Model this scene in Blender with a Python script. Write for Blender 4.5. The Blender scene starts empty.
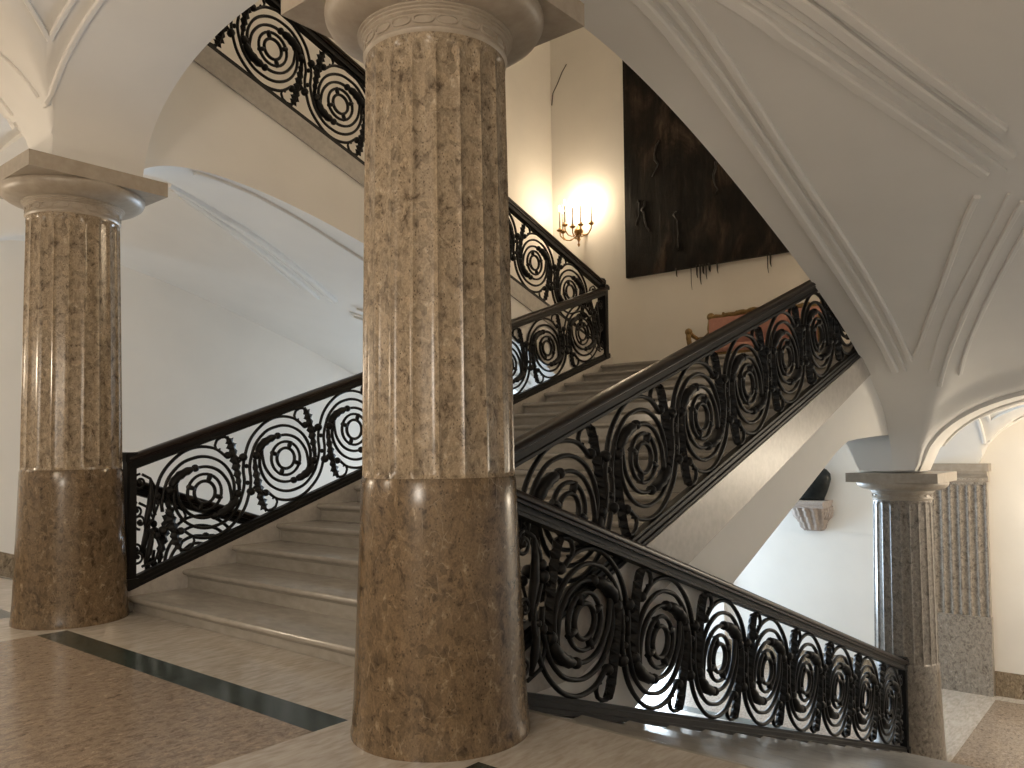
import bpy, math, random
from mathutils import Matrix, Vector
random.seed(7)
SC = bpy.context.scene
COL = SC.collection
PI = math.pi

# ------------------------------------------------------------------ dimensions
D = 4.68                    # second column row
YL, YR = 9.0, -4.36         # side walls
XB = 13.2                   # rear wall of the landings
ZL, ZU, ZT = -2.9, 2.9, 5.8  # lower landing, painting landing, upper floor
S = .3408                   # stair slope
RISE, GO = .1837, .539     # the lowest riser of the middle flight is only .145
X0 = .51                    # first riser of the middle flight
C3X = 9.306
HR = 1.274                  # handrail top above the stringer

# ------------------------------------------------------------------ materials
def new_mat(name):
    m = bpy.data.materials.new(name); m.use_nodes = True
    nt = m.node_tree; b = nt.nodes['Principled BSDF']
    return m, nt, b
def ramp(nt, fac, stops):
    r = nt.nodes.new('ShaderNodeValToRGB'); e = r.color_ramp.elements
    while len(e) < len(stops): e.new(.5)
    for el, (p, c) in zip(e, stops): el.position = p; el.color = (*c, 1)
    nt.links.new(fac, r.inputs[0]); return r.outputs[0]
def coords(nt, scale=(1, 1, 1), kind='Object'):
    t = nt.nodes.new('ShaderNodeTexCoord'); mp = nt.nodes.new('ShaderNodeMapping')
    mp.inputs['Scale'].default_value = scale
    nt.links.new(t.outputs[kind], mp.inputs[0]); return mp.outputs[0]
def noise(nt, vec, scale, detail=4, rough=.55, dist=0.):
    n = nt.nodes.new('ShaderNodeTexNoise'); n.inputs['Scale'].default_value = scale
    n.inputs['Detail'].default_value = detail; n.inputs['Roughness'].default_value = rough
    n.inputs['Distortion'].default_value = dist
    nt.links.new(vec, n.inputs['Vector']); return n.outputs[0]
def voro(nt, vec, scale, feature='F1', out='Distance', rnd=1.):
    v = nt.nodes.new('ShaderNodeTexVoronoi'); v.feature = feature
    v.inputs['Scale'].default_value = scale; v.inputs['Randomness'].default_value = rnd
    nt.links.new(vec, v.inputs['Vector']); return v.outputs[out]
def mix(nt, fac, a, b, mode='MIX'):
    m = nt.nodes.new('ShaderNodeMix'); m.data_type = 'RGBA'; m.blend_type = mode
    for sock, v in ((m.inputs[0], fac), (m.inputs[6], a), (m.inputs[7], b)):
        if isinstance(v, (int, float)): sock.default_value = v
        elif isinstance(v, tuple): sock.default_value = (*v, 1)
        else: nt.links.new(v, sock)
    return m.outputs[2]
def bump(nt, b, h, strength=.2, dist=.02):
    n = nt.nodes.new('ShaderNodeBump'); n.inputs['Strength'].default_value = strength
    n.inputs['Distance'].default_value = dist
    nt.links.new(h, n.inputs['Height']); nt.links.new(n.outputs[0], b.inputs['Normal'])
def vadd(nt, vec, amt_from, amt):
    a = nt.nodes.new('ShaderNodeVectorMath'); a.operation = 'MULTIPLY_ADD'
    nt.links.new(amt_from, a.inputs[0]); a.inputs[1].default_value = (amt,)*3
    nt.links.new(vec, a.inputs[2]); return a.outputs[0]

def make_breccia(name, dark, mid, light, vein, scale=1., rough=.3, stretch=(1, 1, 1), kind='Object'):
    m, nt, b = new_mat(name)
    v = coords(nt, stretch, kind)
    nz = noise(nt, v, 6*scale, 3)
    vv = vadd(nt, v, nz, .12/scale)
    big = noise(nt, vv, 13*scale, 9, .68, .5)
    base = ramp(nt, big, [(.33, dark), (.43, tuple(.35*x+.65*y for x, y in zip(dark, mid))), (.51, mid), (.59, mid), (.70, light)])
    cell = voro(nt, vv, 24*scale, 'F1', 'Color')
    sep = nt.nodes.new('ShaderNodeSeparateColor'); nt.links.new(cell, sep.inputs[0])
    blot = ramp(nt, sep.outputs[0], [(.0, (.55, .54, .52)), (.22, (.9, .9, .9)), (.5, (1, 1, 1)), (.86, (1.05, 1.05, 1.04)), (1., (1.25, 1.23, 1.2))])
    c = mix(nt, .75, base, blot, 'MULTIPLY')
    spk = voro(nt, vv, 46*scale, 'F1', 'Distance')
    sel = noise(nt, v, 9*scale, 2)
    sf = ramp(nt, spk, [(.10, (1, 1, 1)), (.30, (0, 0, 0))])
    sm = ramp(nt, sel, [(.42, (0, 0, 0)), (.54, (.9, .9, .9))])
    c = mix(nt, mix(nt, 1., sf, sm, 'MULTIPLY'), c, tuple(x*.6 for x in dark))
    edge = voro(nt, vv, 8*scale, 'DISTANCE_TO_EDGE')
    ef = ramp(nt, edge, [(0., (.32, .32, .32)), (.03, (.0, .0, .0)), (1., (0, 0, 0))])
    brk = noise(nt, v, 7*scale, 3)
    bf = ramp(nt, brk, [(.52, (0, 0, 0)), (.66, (1, 1, 1))])
    c = mix(nt, mix(nt, 1., ef, bf, 'MULTIPLY'), c, vein)
    fine = noise(nt, v, 75*scale, 4, .75)
    ff = ramp(nt, fine, [(.30, (.60, .60, .60)), (.62, (1.15, 1.15, 1.15))])
    c = mix(nt, .8, c, ff, 'MULTIPLY')
    nt.links.new(c, b.inputs['Base Color'])
    b.inputs['Roughness'].default_value = rough
    bump(nt, b, fine, .05, .008)
    return m
def make_marble(name, base, vein, rough=.25, scale=1., stretch=(1, 1, 1), amount=.6):
    m, nt, b = new_mat(name)
    v = coords(nt, stretch)
    n1 = noise(nt, v, 2.2*scale, 6, .6, .8)
    vf = ramp(nt, n1, [(.36, (0, 0, 0)), (.49, (1, 1, 1)), (.53, (1, 1, 1)), (.66, (0, 0, 0))])
    n2 = noise(nt, v, 9*scale, 5, .6)
    nf = ramp(nt, n2, [(.3, (0, 0, 0)), (.75, (1, 1, 1))])
    f = mix(nt, 1., vf, nf, 'MULTIPLY')
    c0 = mix(nt, nf, base, tuple(x*.86 for x in base))
    sc = nt.nodes.new('ShaderNodeMath'); sc.operation = 'MULTIPLY'; sc.inputs[1].default_value = amount
    nt.links.new(f, sc.inputs[0])
    c = mix(nt, sc.outputs[0], c0, vein)
    nt.links.new(c, b.inputs['Base Color'])
    b.inputs['Roughness'].default_value = rough
    return m
def make_plaster(name, col, rough=.75):
    m, nt, b = new_mat(name)
    v = coords(nt)
    n = noise(nt, v, 1.3, 4)
    c = ramp(nt, n, [(.3, tuple(x*.95 for x in col)), (.7, col)])
    nt.links.new(c, b.inputs['Base Color']); b.inputs['Roughness'].default_value = rough
    bump(nt, b, noise(nt, v, 14, 4), .05, .01)
    return m
def make_plain(name, col, rough=.5, metal=0., var=.15, scale=18, spec=.5):
    m, nt, b = new_mat(name)
    n = noise(nt, coords(nt), scale, 4)
    c = ramp(nt, n, [(.3, tuple(x*(1-var) for x in col)), (.7, tuple(min(1, x*(1+var)) for x in col))])
    nt.links.new(c, b.inputs['Base Color']); b.inputs['Roughness'].default_value = rough
    b.inputs['Metallic'].default_value = metal
    b.inputs['Specular IOR Level'].default_value = spec
    return m
def make_glow(name, col, power):
    m, nt, b = new_mat(name)
    b.inputs['Base Color'].default_value = (*col, 1)
    b.inputs['Emission Color'].default_value = (*col, 1); b.inputs['Emission Strength'].default_value = power
    n = noise(nt, coords(nt), 40, 2); nt.links.new(ramp(nt, n, [(.3, col), (.7, tuple(min(1, x*1.05) for x in col))]), b.inputs['Base Color'])
    return m

M_COL = make_breccia('brown_breccia', (.085, .058, .034), (.31, .240, .162), (.49, .415, .315), (.58, .50, .40), 1.35, .24, (1, 1, .7))
M_GREY = make_breccia('grey_breccia', (.12, .095, .075), (.33, .285, .235), (.50, .455, .40), (.60, .55, .48), 1.35, .28, (1, 1, .7))
M_GBR = make_breccia('daylit_grey_breccia', (.085, .068, .052), (.25, .215, .178), (.42, .375, .325), (.55, .50, .43), 1.35, .28, (1, 1, .7))  # brown column stone with daylight's grey mixed into the colour
M_DRUM = make_breccia('dark_polished_breccia', (.050, .031, .015), (.165, .113, .064), (.32, .245, .16), (.50, .41, .29), 1.25, .2, (1, 1, .75))
M_CAP = make_marble('capital_stone', (.40, .345, .28), (.28, .225, .165), .38, 1.2)
M_BRF = make_breccia('floor_breccia', (.15, .112, .082), (.31, .243, .185), (.46, .39, .315), (.58, .51, .43), 1.7, .15, (.8, 1.15, 1))
M_FLR = make_marble('cream_marble', (.50, .455, .40), (.30, .25, .20), .18, 1.3, (.6, 2.2, 1), .85)
M_GRN = make_marble('green_marble', (.012, .017, .014), (.085, .11, .095), .14, 3.2, (1, 1, 1), .95)
M_STEP = make_marble('step_marble', (.355, .325, .285), (.23, .21, .18), .19, 1., (1.6, .7, 1.6), .55)
M_STR = make_marble('stringer_marble', (.46, .43, .39), (.30, .27, .24), .35, 1.8, (1, 1, 1), .6)
M_PLA = make_plaster('wall_plaster', (.80, .765, .71))
M_VAU = make_plaster('vault_plaster', (.80, .775, .735))
M_IRON = make_plain('black_iron', (.0062, .0056, .0054), .5, .0, .3, 18, .28)
M_WOOD = make_plain('dark_handrail_wood', (.014, .0078, .005), .30, 0, .2, 18, .26)
M_GILT = make_plain('gilded_wood', (.20, .125, .042), .45, .3, .35, 30)
M_PINK = make_plain('faded_red_velvet', (.34, .165, .13), .85, 0, .12, 9)
M_BRASS = make_plain('sconce_brass', (.33, .19, .07), .35, .8, .3, 30)
M_CANDLE = make_plain('candle_sleeve', (.36, .32, .26), .5, 0, .08)
M_FLAME = make_glow('lit_bulb', (1., .80, .52), 60.)
M_BRONZE = make_plain('dark_bronze', (.018, .020, .019), .38, .5, .3)
M_OLD = make_marble('carved_stone', (.46, .39, .34), (.30, .24, .20), .7, 3., (1, 1, 1), .6)
M_CABLE = make_plain('dark_cable', (.06, .045, .035), .7)

def make_painting():
    m, nt, b = new_mat('tarry_canvas')
    v = coords(nt, (1, 1, .45))
    n1 = noise(nt, v, 1.1, 6, .62, 1.2)
    v2 = coords(nt, (1, 3.2, .5))
    n2 = noise(nt, v2, 2.2, 7, .7, .4)
    c1 = ramp(nt, n1, [(.40, (.004, .003, .0025)), (.53, (.016, .011, .0075)), (.62, (.052, .036, .025)), (.75, (.10, .074, .052))])
    c2 = ramp(nt, n2, [(.40, (.35, .33, .32)), (.62, (1.2, 1.15, 1.1))])
    c = mix(nt, .85, c1, c2, 'MULTIPLY')
    nt.links.new(c, b.inputs['Base Color'])
    b.inputs['Roughness'].default_value = .6; b.inputs['Specular IOR Level'].default_value = .22
    bump(nt, b, n2, .6, .05)
    return m
M_PAINT = make_painting()
M_TAR = make_plain('dried_tar', (.010, .008, .006), .3)

# ------------------------------------------------------------------ mesh helpers
class MB:
    def __init__(s): s.v = []; s.f = []; s.mi = []; s.sm = []
    def add(s, vs, fs, mi=0, smooth=False):
        o = len(s.v); s.v += [tuple(p) for p in vs]
        for f in fs: s.f.append([i+o for i in f]); s.mi.append(mi); s.sm.append(smooth)
    def box(s, a, b, mi=0):
        x0, y0, z0 = a; x1, y1, z1 = b
        vs = [(x0,y0,z0),(x1,y0,z0),(x1,y1,z0),(x0,y1,z0),(x0,y0,z1),(x1,y0,z1),(x1,y1,z1),(x0,y1,z1)]
        s.add(vs, [(0,3,2,1),(4,5,6,7),(0,1,5,4),(1,2,6,5),(2,3,7,6),(3,0,4,7)], mi)
    def prism(s, poly, y0, y1, mi=0, smooth=False, axis='y'):
        """closed polygon in the (x,z) plane [or (y,z) for axis x, (x,y) for axis z] pulled along the axis"""
        n = len(poly)
        def P(p, t):
            return (p[0], t, p[1]) if axis == 'y' else (t, p[0], p[1]) if axis == 'x' else (p[0], p[1], t)
        vs = [P(p, y0) for p in poly] + [P(p, y1) for p in poly]
        s.add(vs, [(i, (i+1) % n, n+(i+1) % n, n+i) for i in range(n)], mi, smooth)
        s.add([P(p, y0) for p in poly], [tuple(range(n))], mi); s.add([P(p, y1) for p in poly], [tuple(range(n))[::-1]], mi)
    def sweep(s, p0, p1, prof, up=(0, 0, 1), mi=0, smooth=False):
        """profile polygon (side, up) carried from p0 to p1, cut vertically"""
        p0 = Vector(p0); p1 = Vector(p1); d = (p1-p0); h = Vector((d.x, d.y, 0)).normalized()
        side = Vector((-h.y, h.x, 0)); n = len(prof); vs = []
        for p in (p0, p1): vs += [p+side*a+Vector((0, 0, b)) for a, b in prof]
        s.add(vs, [(i, (i+1) % n, n+(i+1) % n, n+i) for i in range(n)], mi, smooth)
        s.add(vs[:n], [tuple(range(n))[::-1]], mi); s.add(vs[n:], [tuple(range(n))], mi)
    def lathe(s, prof, seg=40, c=(0, 0, 0), mi=0, smooth=True, cap=True):
        vs = []; n = len(prof)
        for r, z in prof:
            for k in range(seg):
                a = 2*PI*k/seg; vs.append((c[0]+r*math.cos(a), c[1]+r*math.sin(a), c[2]+z))
        fs = [(i*seg+k, i*seg+(k+1) % seg, (i+1)*seg+(k+1) % seg, (i+1)*seg+k) for i in range(n-1) for k in range(seg)]
        s.add(vs, fs, mi, smooth)
        if cap:
            s.add(vs[:seg], [tuple(range(seg))[::-1]], mi); s.add(vs[-seg:], [tuple(range(seg))], mi)
    def tube(s, pts, r, seg=6, mi=0, closed=False, smooth=True):
        pts = [Vector(p) for p in pts]; n = len(pts)
        rr = r if isinstance(r, (list, tuple)) else [r]*n
        vs = []; ref = None
        for i in range(n):
            a = pts[(i-1) % n] if (closed or i > 0) else pts[i]
            b = pts[(i+1) % n] if (closed or i < n-1) else pts[i]
            t = (b-a).normalized()
            if ref is None:
                ref = t.orthogonal().normalized()
            ref = (ref - t*ref.dot(t))
            if ref.length < 1e-6: ref = t.orthogonal()
            ref.normalize(); bi = t.cross(ref)
            for k in range(seg):
                an = 2*PI*k/seg; vs.append(pts[i]+(ref*math.cos(an)+bi*math.sin(an))*rr[i])
        m = n if closed else n-1
        fs = [(i*seg+k, i*seg+(k+1) % seg, ((i+1) % n)*seg+(k+1) % seg, ((i+1) % n)*seg+k) for i in range(m) for k in range(seg)]
        s.add(vs, fs, mi, smooth)
        if not closed:
            s.add(vs[:seg], [tuple(range(seg))[::-1]], mi); s.add(vs[-seg:], [tuple(range(seg))], mi)
    def ball(s, c, r, sx=1, sy=1, sz=1, u=10, w=6, mi=0, rot=None):
        vs = []; c = Vector(c)
        for i in range(w+1):
            th = PI*i/w
            for k in range(u):
                a = 2*PI*k/u
                p = Vector((r*sx*math.sin(th)*math.cos(a), r*sy*math.sin(th)*math.sin(a), r*sz*math.cos(th)))
                if rot: p = rot @ p
                vs.append(c+p)
        s.add(vs, [(i*u+k, (i+1)*u+k, (i+1)*u+(k+1) % u, i*u+(k+1) % u) for i in range(w) for k in range(u)], mi, True)
    def build(s, name, mats, parent=None, fix=True):
        me = bpy.data.meshes.new(name); me.from_pydata(s.v, [], s.f)
        for m in (mats if isinstance(mats, (list, tuple)) else [mats]): me.materials.append(m)
        me.polygons.foreach_set('material_index', s.mi); me.polygons.foreach_set('use_smooth', s.sm)
        if fix:
            import bmesh
            bm = bmesh.new(); bm.from_mesh(me)
            bmesh.ops.remove_doubles(bm, verts=bm.verts, dist=1e-5)
            bmesh.ops.dissolve_degenerate(bm, edges=bm.edges, dist=1e-6)
            bmesh.ops.recalc_face_normals(bm, faces=bm.faces)
            bm.to_mesh(me); bm.free()
        me.update()
        o = bpy.data.objects.new(name, me); COL.objects.link(o)
        if parent: o.parent = parent
        return o
def edge_split(o, deg=35):
    me = o.data
    try: me.set_sharp_from_angle(angle=math.radians(deg))
    except Exception: pass
    return o
def tag(o, label=None, cat=None, group=None, kind=None):
    if label: o['label'] = label
    if cat: o['category'] = cat
    if group: o['group'] = group
    if kind: o['kind'] = kind
    return o
def thing(name, label, cat, loc=(0, 0, 0), group=None):
    o = bpy.data.objects.new(name, None); COL.objects.link(o); o.location = loc
    o.empty_display_size = .2
    return tag(o, label, cat, group, 'thing')
def copy_tree(o, parent=None):
    c = o.copy(); COL.objects.link(c)
    if parent: c.parent = parent
    for ch in list(o.children): copy_tree(ch, c)
    return c
def struct(o, label, cat):
    return tag(o, label, cat, None, 'structure')

# ------------------------------------------------------------------ floors
def rect(mb, x0, x1, y0, y1, z, mi=0):
    mb.add([(x0,y0,z),(x1,y0,z),(x1,y1,z),(x0,y1,z)], [(0,1,2,3)], mi)
def inlaid_floor(name, xs, ys, z, pick, thick=.3):
    mb = MB()
    for i in range(len(xs)-1):
        for j in range(len(ys)-1):
            rect(mb, xs[i], xs[i+1], ys[j], ys[j+1], z, pick((xs[i]+xs[i+1])/2, (ys[j]+ys[j+1])/2))
    x0, x1, y0, y1 = xs[0], xs[-1], ys[0], ys[-1]
    mb.add([(x0,y0,z-thick),(x1,y0,z-thick),(x1,y1,z-thick),(x0,y1,z-thick)], [(3,2,1,0)])
    for a, b in (((x0,y0),(x1,y0)),((x1,y0),(x1,y1)),((x1,y1),(x0,y1)),((x0,y1),(x0,y0))):
        mb.add([(*a,z-thick),(*b,z-thick),(*b,z),(*a,z)], [(0,1,2,3)])
    return mb.build(name, [M_FLR, M_BRF, M_GRN], fix=False)
bands = [(-4.0, -.47), (.50, 4.20), (5.20, 8.6)]
def pick_main(x, y):
    if any(a < y < b for a, b in bands):
        if -.46 < x < -.225: return 2
        if -3.9 < x < -.46: return 1
        if -4.14 < x < -3.9: return 2
    return 0
o = inlaid_floor('floor', [-6.5, -4.14, -3.9, -.46, -.225, .50], [YR, -4.0, -.47, .50, 4.20, 5.20, 8.6, YL], 0, pick_main)
struct(o, 'cream marble landing floor with brown breccia panels edged in green', 'floor')
def pick_low(x, y):
    if any(a < y < b for a, b in bands):
        if 9.15 < x < 9.40: return 2
        if 9.40 < x < 12.9: return 1
    return 0
o = inlaid_floor('floor', [8.0, 9.15, 9.40, 12.9, XB], [YR, -4.0, -.50, .50, 4.20, 5.20, 8.6, YL], ZL, pick_low)
struct(o, 'lower landing floor of pale marble and brown breccia', 'floor')
mb = MB(); mb.box((8.62, YR, ZU-.16), (XB, YL, ZU)); mb.box((8.58, .12, ZU-.05), (8.66, 4.55, ZU+.001))
struct(mb.build('floor', M_STEP), 'upper landing floor below the black painting', 'floor')
mb = MB(); mb.box((-6.5, YR, ZT-.2), (.70, YL, ZT))
struct(mb.build('floor', M_FLR), 'upper storey floor above the entrance vaults', 'floor')

# ------------------------------------------------------------------ walls
mb = MB(); mb.box((XB, YR-.3, ZL-.2), (XB+.3, YL+.3, 13.))
struct(mb.build('wall_back', M_PLA), 'tall cream plaster wall behind both landings', 'wall')
mb = MB(); mb.box((XB-.12, D-.16, ZL), (XB, D+.75, 1.05))
struct(mb.build('trim_6', M_PLA), 'white plaster pier on the lower rear wall', 'pier')
mb = MB(); mb.box((-6.5, YL, ZL-.2), (XB, YL+.3, 13.))
struct(mb.build('wall_left', M_PLA), 'cream plaster side wall beyond the left column', 'wall')
mb = MB(); mb.box((-6.5, YR-.3, ZL-.2), (XB, YR, 13.))
struct(mb.build('wall_right', M_PLA), 'cream plaster side wall out of the frame to the right', 'wall')
mb = MB(); mb.box((-6.8, YR-.3, -.2), (-6.5, YL+.3, 13.))
struct(mb.build('wall_front', M_PLA), 'plaster wall behind the viewer', 'wall')
mb = MB(); mb.box((-6.8, YR-.3, 13.), (XB+.3, YL+.3, 13.2))
struct(mb.build('ceiling', M_PLA), 'flat plaster ceiling high above the stairwell', 'ceiling')

# ------------------------------------------------------------------ vaults
def P(t, n):
    t = min(1., abs(t)); return (1-t**n)**(1/n)
def clamp(v, a, b): return max(a, min(b, v))
YC = [(-2.18, 1.92), (2.34, 1.92), (6.86, 1.92)]
def Py(y, n=2., grow=0.):
    return max(P((y-c)/(a+grow), n) for c, a in YC)
SPR, SPL = 3.99, 1.11        # springing heights: main landing, lower landing
def z_main(x, y):
    return SPR+1.1*max(P((x+2.3)/2.0, 2.5) if x < .0 else 0, Py(y, 2.1, .13))
def smooth(a, b, x):
    t = clamp((x-a)/(b-a), 0, 1); return t*t*(3-2*t)
def z_ramp(x, y, side):
    if side > 0: y = D-y
    w = smooth(5.5, 8.9, x)
    base = clamp(4.0-.3116*x, SPL, SPR); base = base*(1-smooth(8.5, 8.95, x))+SPL*smooth(8.5, 8.95, x)
    return base+max(1.13*P((x-4.65)/4.2, 2.5), (1-w)*1.13*P((y+2.18)/1.98, 2.4)+w*1.11*P((y+2.18)/1.86, 2.))
def z_low(x, y):
    return SPL+1.05*max(P((x-11.33)/1.75, 2.), Py(y, 2., -.10))
def cosspace(a, b, n):
    return [a+(b-a)*(.5-.5*math.cos(PI*i/n)) for i in range(n+1)]
def grid(mb, xs, ys, fn, mi=0):
    vs = [(x, y, fn(x, y)) for x in xs for y in ys]; m = len(ys)
    mb.add(vs, [(i*m+j, i*m+j+1, (i+1)*m+j+1, (i+1)*m+j) for i in range(len(xs)-1) for j in range(m-1)], mi, True)
def skirt(mb, pts, ztop):
    """vertical face from a curve up to a level (number or function of the point)"""
    f = ztop if callable(ztop) else (lambda p: ztop)
    vs = list(pts)+[(p[0], p[1], max(f(p), p[2]+.001)) for p in pts]; n = len(pts)
    mb.add(vs, [(i, i+1, n+i+1, n+i) for i in range(n-1)])
ysA = []
for c, a in YC: ysA += cosspace(c-a-.13, c+a+.13, 44)
ysA = [YR]+ysA+[YL]
ysA = sorted(set(round(v, 5) for v in ysA))
# main landing: three groined bays and the arches on the column line
xm = cosspace(-4.3, -.3, 40)+[-.2, -.05, .1, .25, .4, .5]
xm = sorted(set(round(v, 5) for v in [-6.5, -6., -5.4, -4.8]+xm))
mb = MB(); grid(mb, xm, ysA, z_main)
skirt(mb, [(.5, y, z_main(.5, y)) for y in ysA], ZT-.2)
struct(edge_split(mb.build('ceiling', M_VAU), 40), 'groined plaster vaults over the column landing', 'vault')
# rampant vaults under the two upper flights
def zC(x): return 6.18-S*x               # top of the stringers of the upper flights
def flight_vault(side):
    mb = MB()
    edge = .0 if side < 0 else D-.03
    ext = [edge, edge-.1, edge-.2] if side < 0 else [edge, edge+.1, edge+.2]
    c = -2.18 if side < 0 else D+2.18
    ys = cosspace(c-1.98, c+1.98, 44)+ext+([YR] if side < 0 else [YL])
    ys = sorted(set(round(v, 5) for v in ys if (v <= edge+1e-6 if side < 0 else v >= edge-1e-6)))
    xs = [.3, .4]+cosspace(.45, 8.85, 90)+[8.9, 8.98]
    xs = sorted(set(round(v, 5) for v in xs))
    fn = lambda x, y: z_ramp(x, y, side)
    grid(mb, xs, ys, fn)
    xe = sorted(xs+[9.25, 9.45])
    skirt(mb, [(x, edge, fn(min(x, 8.98), edge)) for x in xs], lambda p: min(ZT-.02, zC(p[0])-.22))
    skirt(mb, [(xs[0], y, fn(xs[0], y)) for y in ys], ZT-.2)
    return mb
o = edge_split(flight_vault(-1).build('ceiling', M_VAU), 40)
struct(o, 'long sloping plaster vault rising above the right descending flight', 'vault')
o = edge_split(flight_vault(1).build('ceiling', M_VAU), 40)
struct(o, 'sloping plaster vault under the upper left flight', 'vault')
# lower landing: arches on the column line and three groined bays
xl = [8.98, 9.1, 9.2, 9.3, 9.4, 9.5]+cosspace(9.58, 13.08, 34)+[XB]
mb = MB(); grid(mb, sorted(set(round(v, 5) for v in xl)), ysA, z_low)
yf = [y for y in ysA]
skirt(mb, [(8.98, y, z_low(8.98, y)) for y in yf], lambda p: ZU-.1 if 0 < p[1] < D-.03 else z_ramp(8.98, p[1], -1 if p[1] <= 0 else 1)+.02)
struct(edge_split(mb.build('ceiling', M_VAU), 40), 'groined plaster vaults with arches over the lower landing', 'vault')

# raised mouldings that follow the vaults
def moulding(mb, path, fn, r=.024):
    """raised stucco fillet with a flat face, square to the vault surface"""
    e = .01; pts = [Vector((x, y, fn(x, y))) for x, y in path]; n = len(pts); vs = []
    w, h = r*1.05, min(.06, r*1.2)
    for i, (x, y) in enumerate(path):
        t = (pts[min(n-1, i+1)]-pts[max(0, i-1)]).normalized()
        gx = clamp((fn(x+e, y)-fn(x-e, y))/(2*e), -4, 4); gy = clamp((fn(x, y+e)-fn(x, y-e))/(2*e), -4, 4)
        nrm = Vector((gx, gy, -1)).normalized(); sd = t.cross(nrm)
        if sd.length < 1e-4: sd = t.orthogonal()
        sd.normalize(); nrm = sd.cross(t).normalized()
        if nrm.z > 0: nrm = -nrm
        for a_, b_ in ((-w, -.02), (-w*.92, h*.72), (-w*.6, h), (w*.6, h), (w*.92, h*.72), (w, -.02)): vs.append(pts[i]+sd*a_+nrm*b_)
    mb.add(vs, [(i*6+k, i*6+k+1, i*6+7+k, i*6+6+k) for i in range(n-1) for k in range(5)], 0, True)
    mb.add(vs[:6], [tuple(range(6))]); mb.add(vs[-6:], [tuple(range(6))[::-1]])
def lin(a, b, n): return [(a[0]+(b[0]-a[0])*i/n, a[1]+(b[1]-a[1])*i/n) for i in range(n+1)]
def groin_y(x, side):
    """plan position of the groin line nearest the well, at x"""
    px = P((x-4.65)/4.2, 2.5); t = math.sqrt(max(0, 1-px*px))
    return (-2.18+1.98*t)
def along(pts, n=10):
    """smooth plan curve through a few points"""
    out = []
    for i in range(len(pts)-1):
        p0 = pts[max(0, i-1)]; p1 = pts[i]; p2 = pts[i+1]; p3 = pts[min(len(pts)-1, i+2)]
        for k in range(n):
            t = k/n
            out.append(tuple(.5*(2*p1[j]+(p2[j]-p0[j])*t+(2*p0[j]-5*p1[j]+4*p2[j]-p3[j])*t*t+(3*p1[j]-p0[j]-3*p2[j]+p3[j])*t**3) for j in (0, 1)))
    out.append(pts[-1]); return out
def ramp_mouldings(side):
    mb = MB()
    m = (lambda p: p) if side < 0 else (lambda p: (p[0], D-p[1]))
    fn = lambda x, y: z_ramp(x, y, side)
    lines = [([(1.0, -.53), (1.42, -.49), (3.13, -.39), (5.68, -.33), (7.82, -.33)], .042), ([(1.0, -.63), (1.51, -.59), (3.4, -.50), (5.72, -.46), (7.84, -.44)], .022), ([(1.1, -.74), (1.59, -.70), (3.6, -.58), (5.76, -.57), (7.65, -.55)], .030)] if side < 0 else \
        [([(1.2, -.03), (1.87, -.10), (2.58, -.20), (3.72, -.35), (5.7, -.42), (7.7, -.42)], .028)]
    lines += [([(1.3, -.75), (1.82, -.94), (3.05, -1.35), (4.48, -1.91)], .046), ([(1.4, -.86), (1.95, -1.09), (3.06, -1.49), (4.51, -2.05)], .02),
              ([(1.5, -1.03), (2.1, -1.27), (3.08, -1.62), (4.32, -2.12)], .044), ([(1.7, -1.22), (2.21, -1.42), (3.08, -1.75), (3.97, -2.12)], .040),
              ([(7.56, -.64), (6.33, -1.17), (5.15, -1.64), (4.80, -1.80)], .028), ([(7.86, -.72), (6.93, -1.09), (5.54, -1.73), (4.85, -2.03)], .014),
              ([(8.14, -.77), (7.51, -1.02), (5.9, -1.71), (5.0, -2.11)], .026), ([(8.1, -1.0), (7.4, -1.25), (6.1, -1.80), (5.35, -2.12)], .024)]
    for pts, r in lines: moulding(mb, [m(q) for q in along(pts, 14)], fn, r)
    return mb
def lin1(a, b, n): return [a+(b-a)*i/n for i in range(n+1)]
struct(edge_split(ramp_mouldings(-1).build('trim_1', M_VAU), 30), 'raised stucco lines on the right sloping vault', 'moulding')
struct(edge_split(ramp_mouldings(1).build('trim_2', M_VAU), 30), 'raised stucco lines on the left sloping vault', 'moulding')
def bay_mouldings(mb, fn, xc, ax, yc, ay, r=.022):
    """lines beside the wall arches of one groined bay and a pointed frame in each web"""
    for sg in (-1, 1):
        moulding(mb, [(xc+sg*(ax-.10), yc+ay*.95*(i/30-1)) for i in range(61)], fn, r)
        moulding(mb, [(xc+ax*.93*(i/30-1), yc+sg*(ay-.08)) for i in range(61)], fn, r)
        wx, wy = ax-.26, ay-.24
        qy, qx = ay*.70, ax*.70
        moulding(mb, [(xc+sg*wx, yc+qy*(i/20-1)) for i in range(41)], fn, r*.95)
        moulding(mb, [(xc+qx*(i/20-1), yc+sg*wy) for i in range(41)], fn, r*.95)
        for t in (-1, 1):
            moulding(mb, [(xc+sg*(wx+(.45-wx)*i/24), yc+t*(qy+(.12-qy)*i/24)) for i in range(25)], fn, r*.95)
            moulding(mb, [(xc+t*(qx+(.12-qx)*i/24), yc+sg*(wy+(.45-wy)*i/24)) for i in range(25)], fn, r*.95)
mb = MB()
for c, a in YC: bay_mouldings(mb, z_main, -2.3, 2.0, c, a+.13)
struct(edge_split(mb.build('trim_3', M_VAU), 30), 'raised stucco lines on the landing vaults', 'moulding')
mb = MB()
for c, a in YC: bay_mouldings(mb, z_low, 11.33, 1.75, c, a-.10, .026)
struct(edge_split(mb.build('trim_4', M_VAU), 30), 'raised stucco lines on the lower landing vault', 'moulding')

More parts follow.
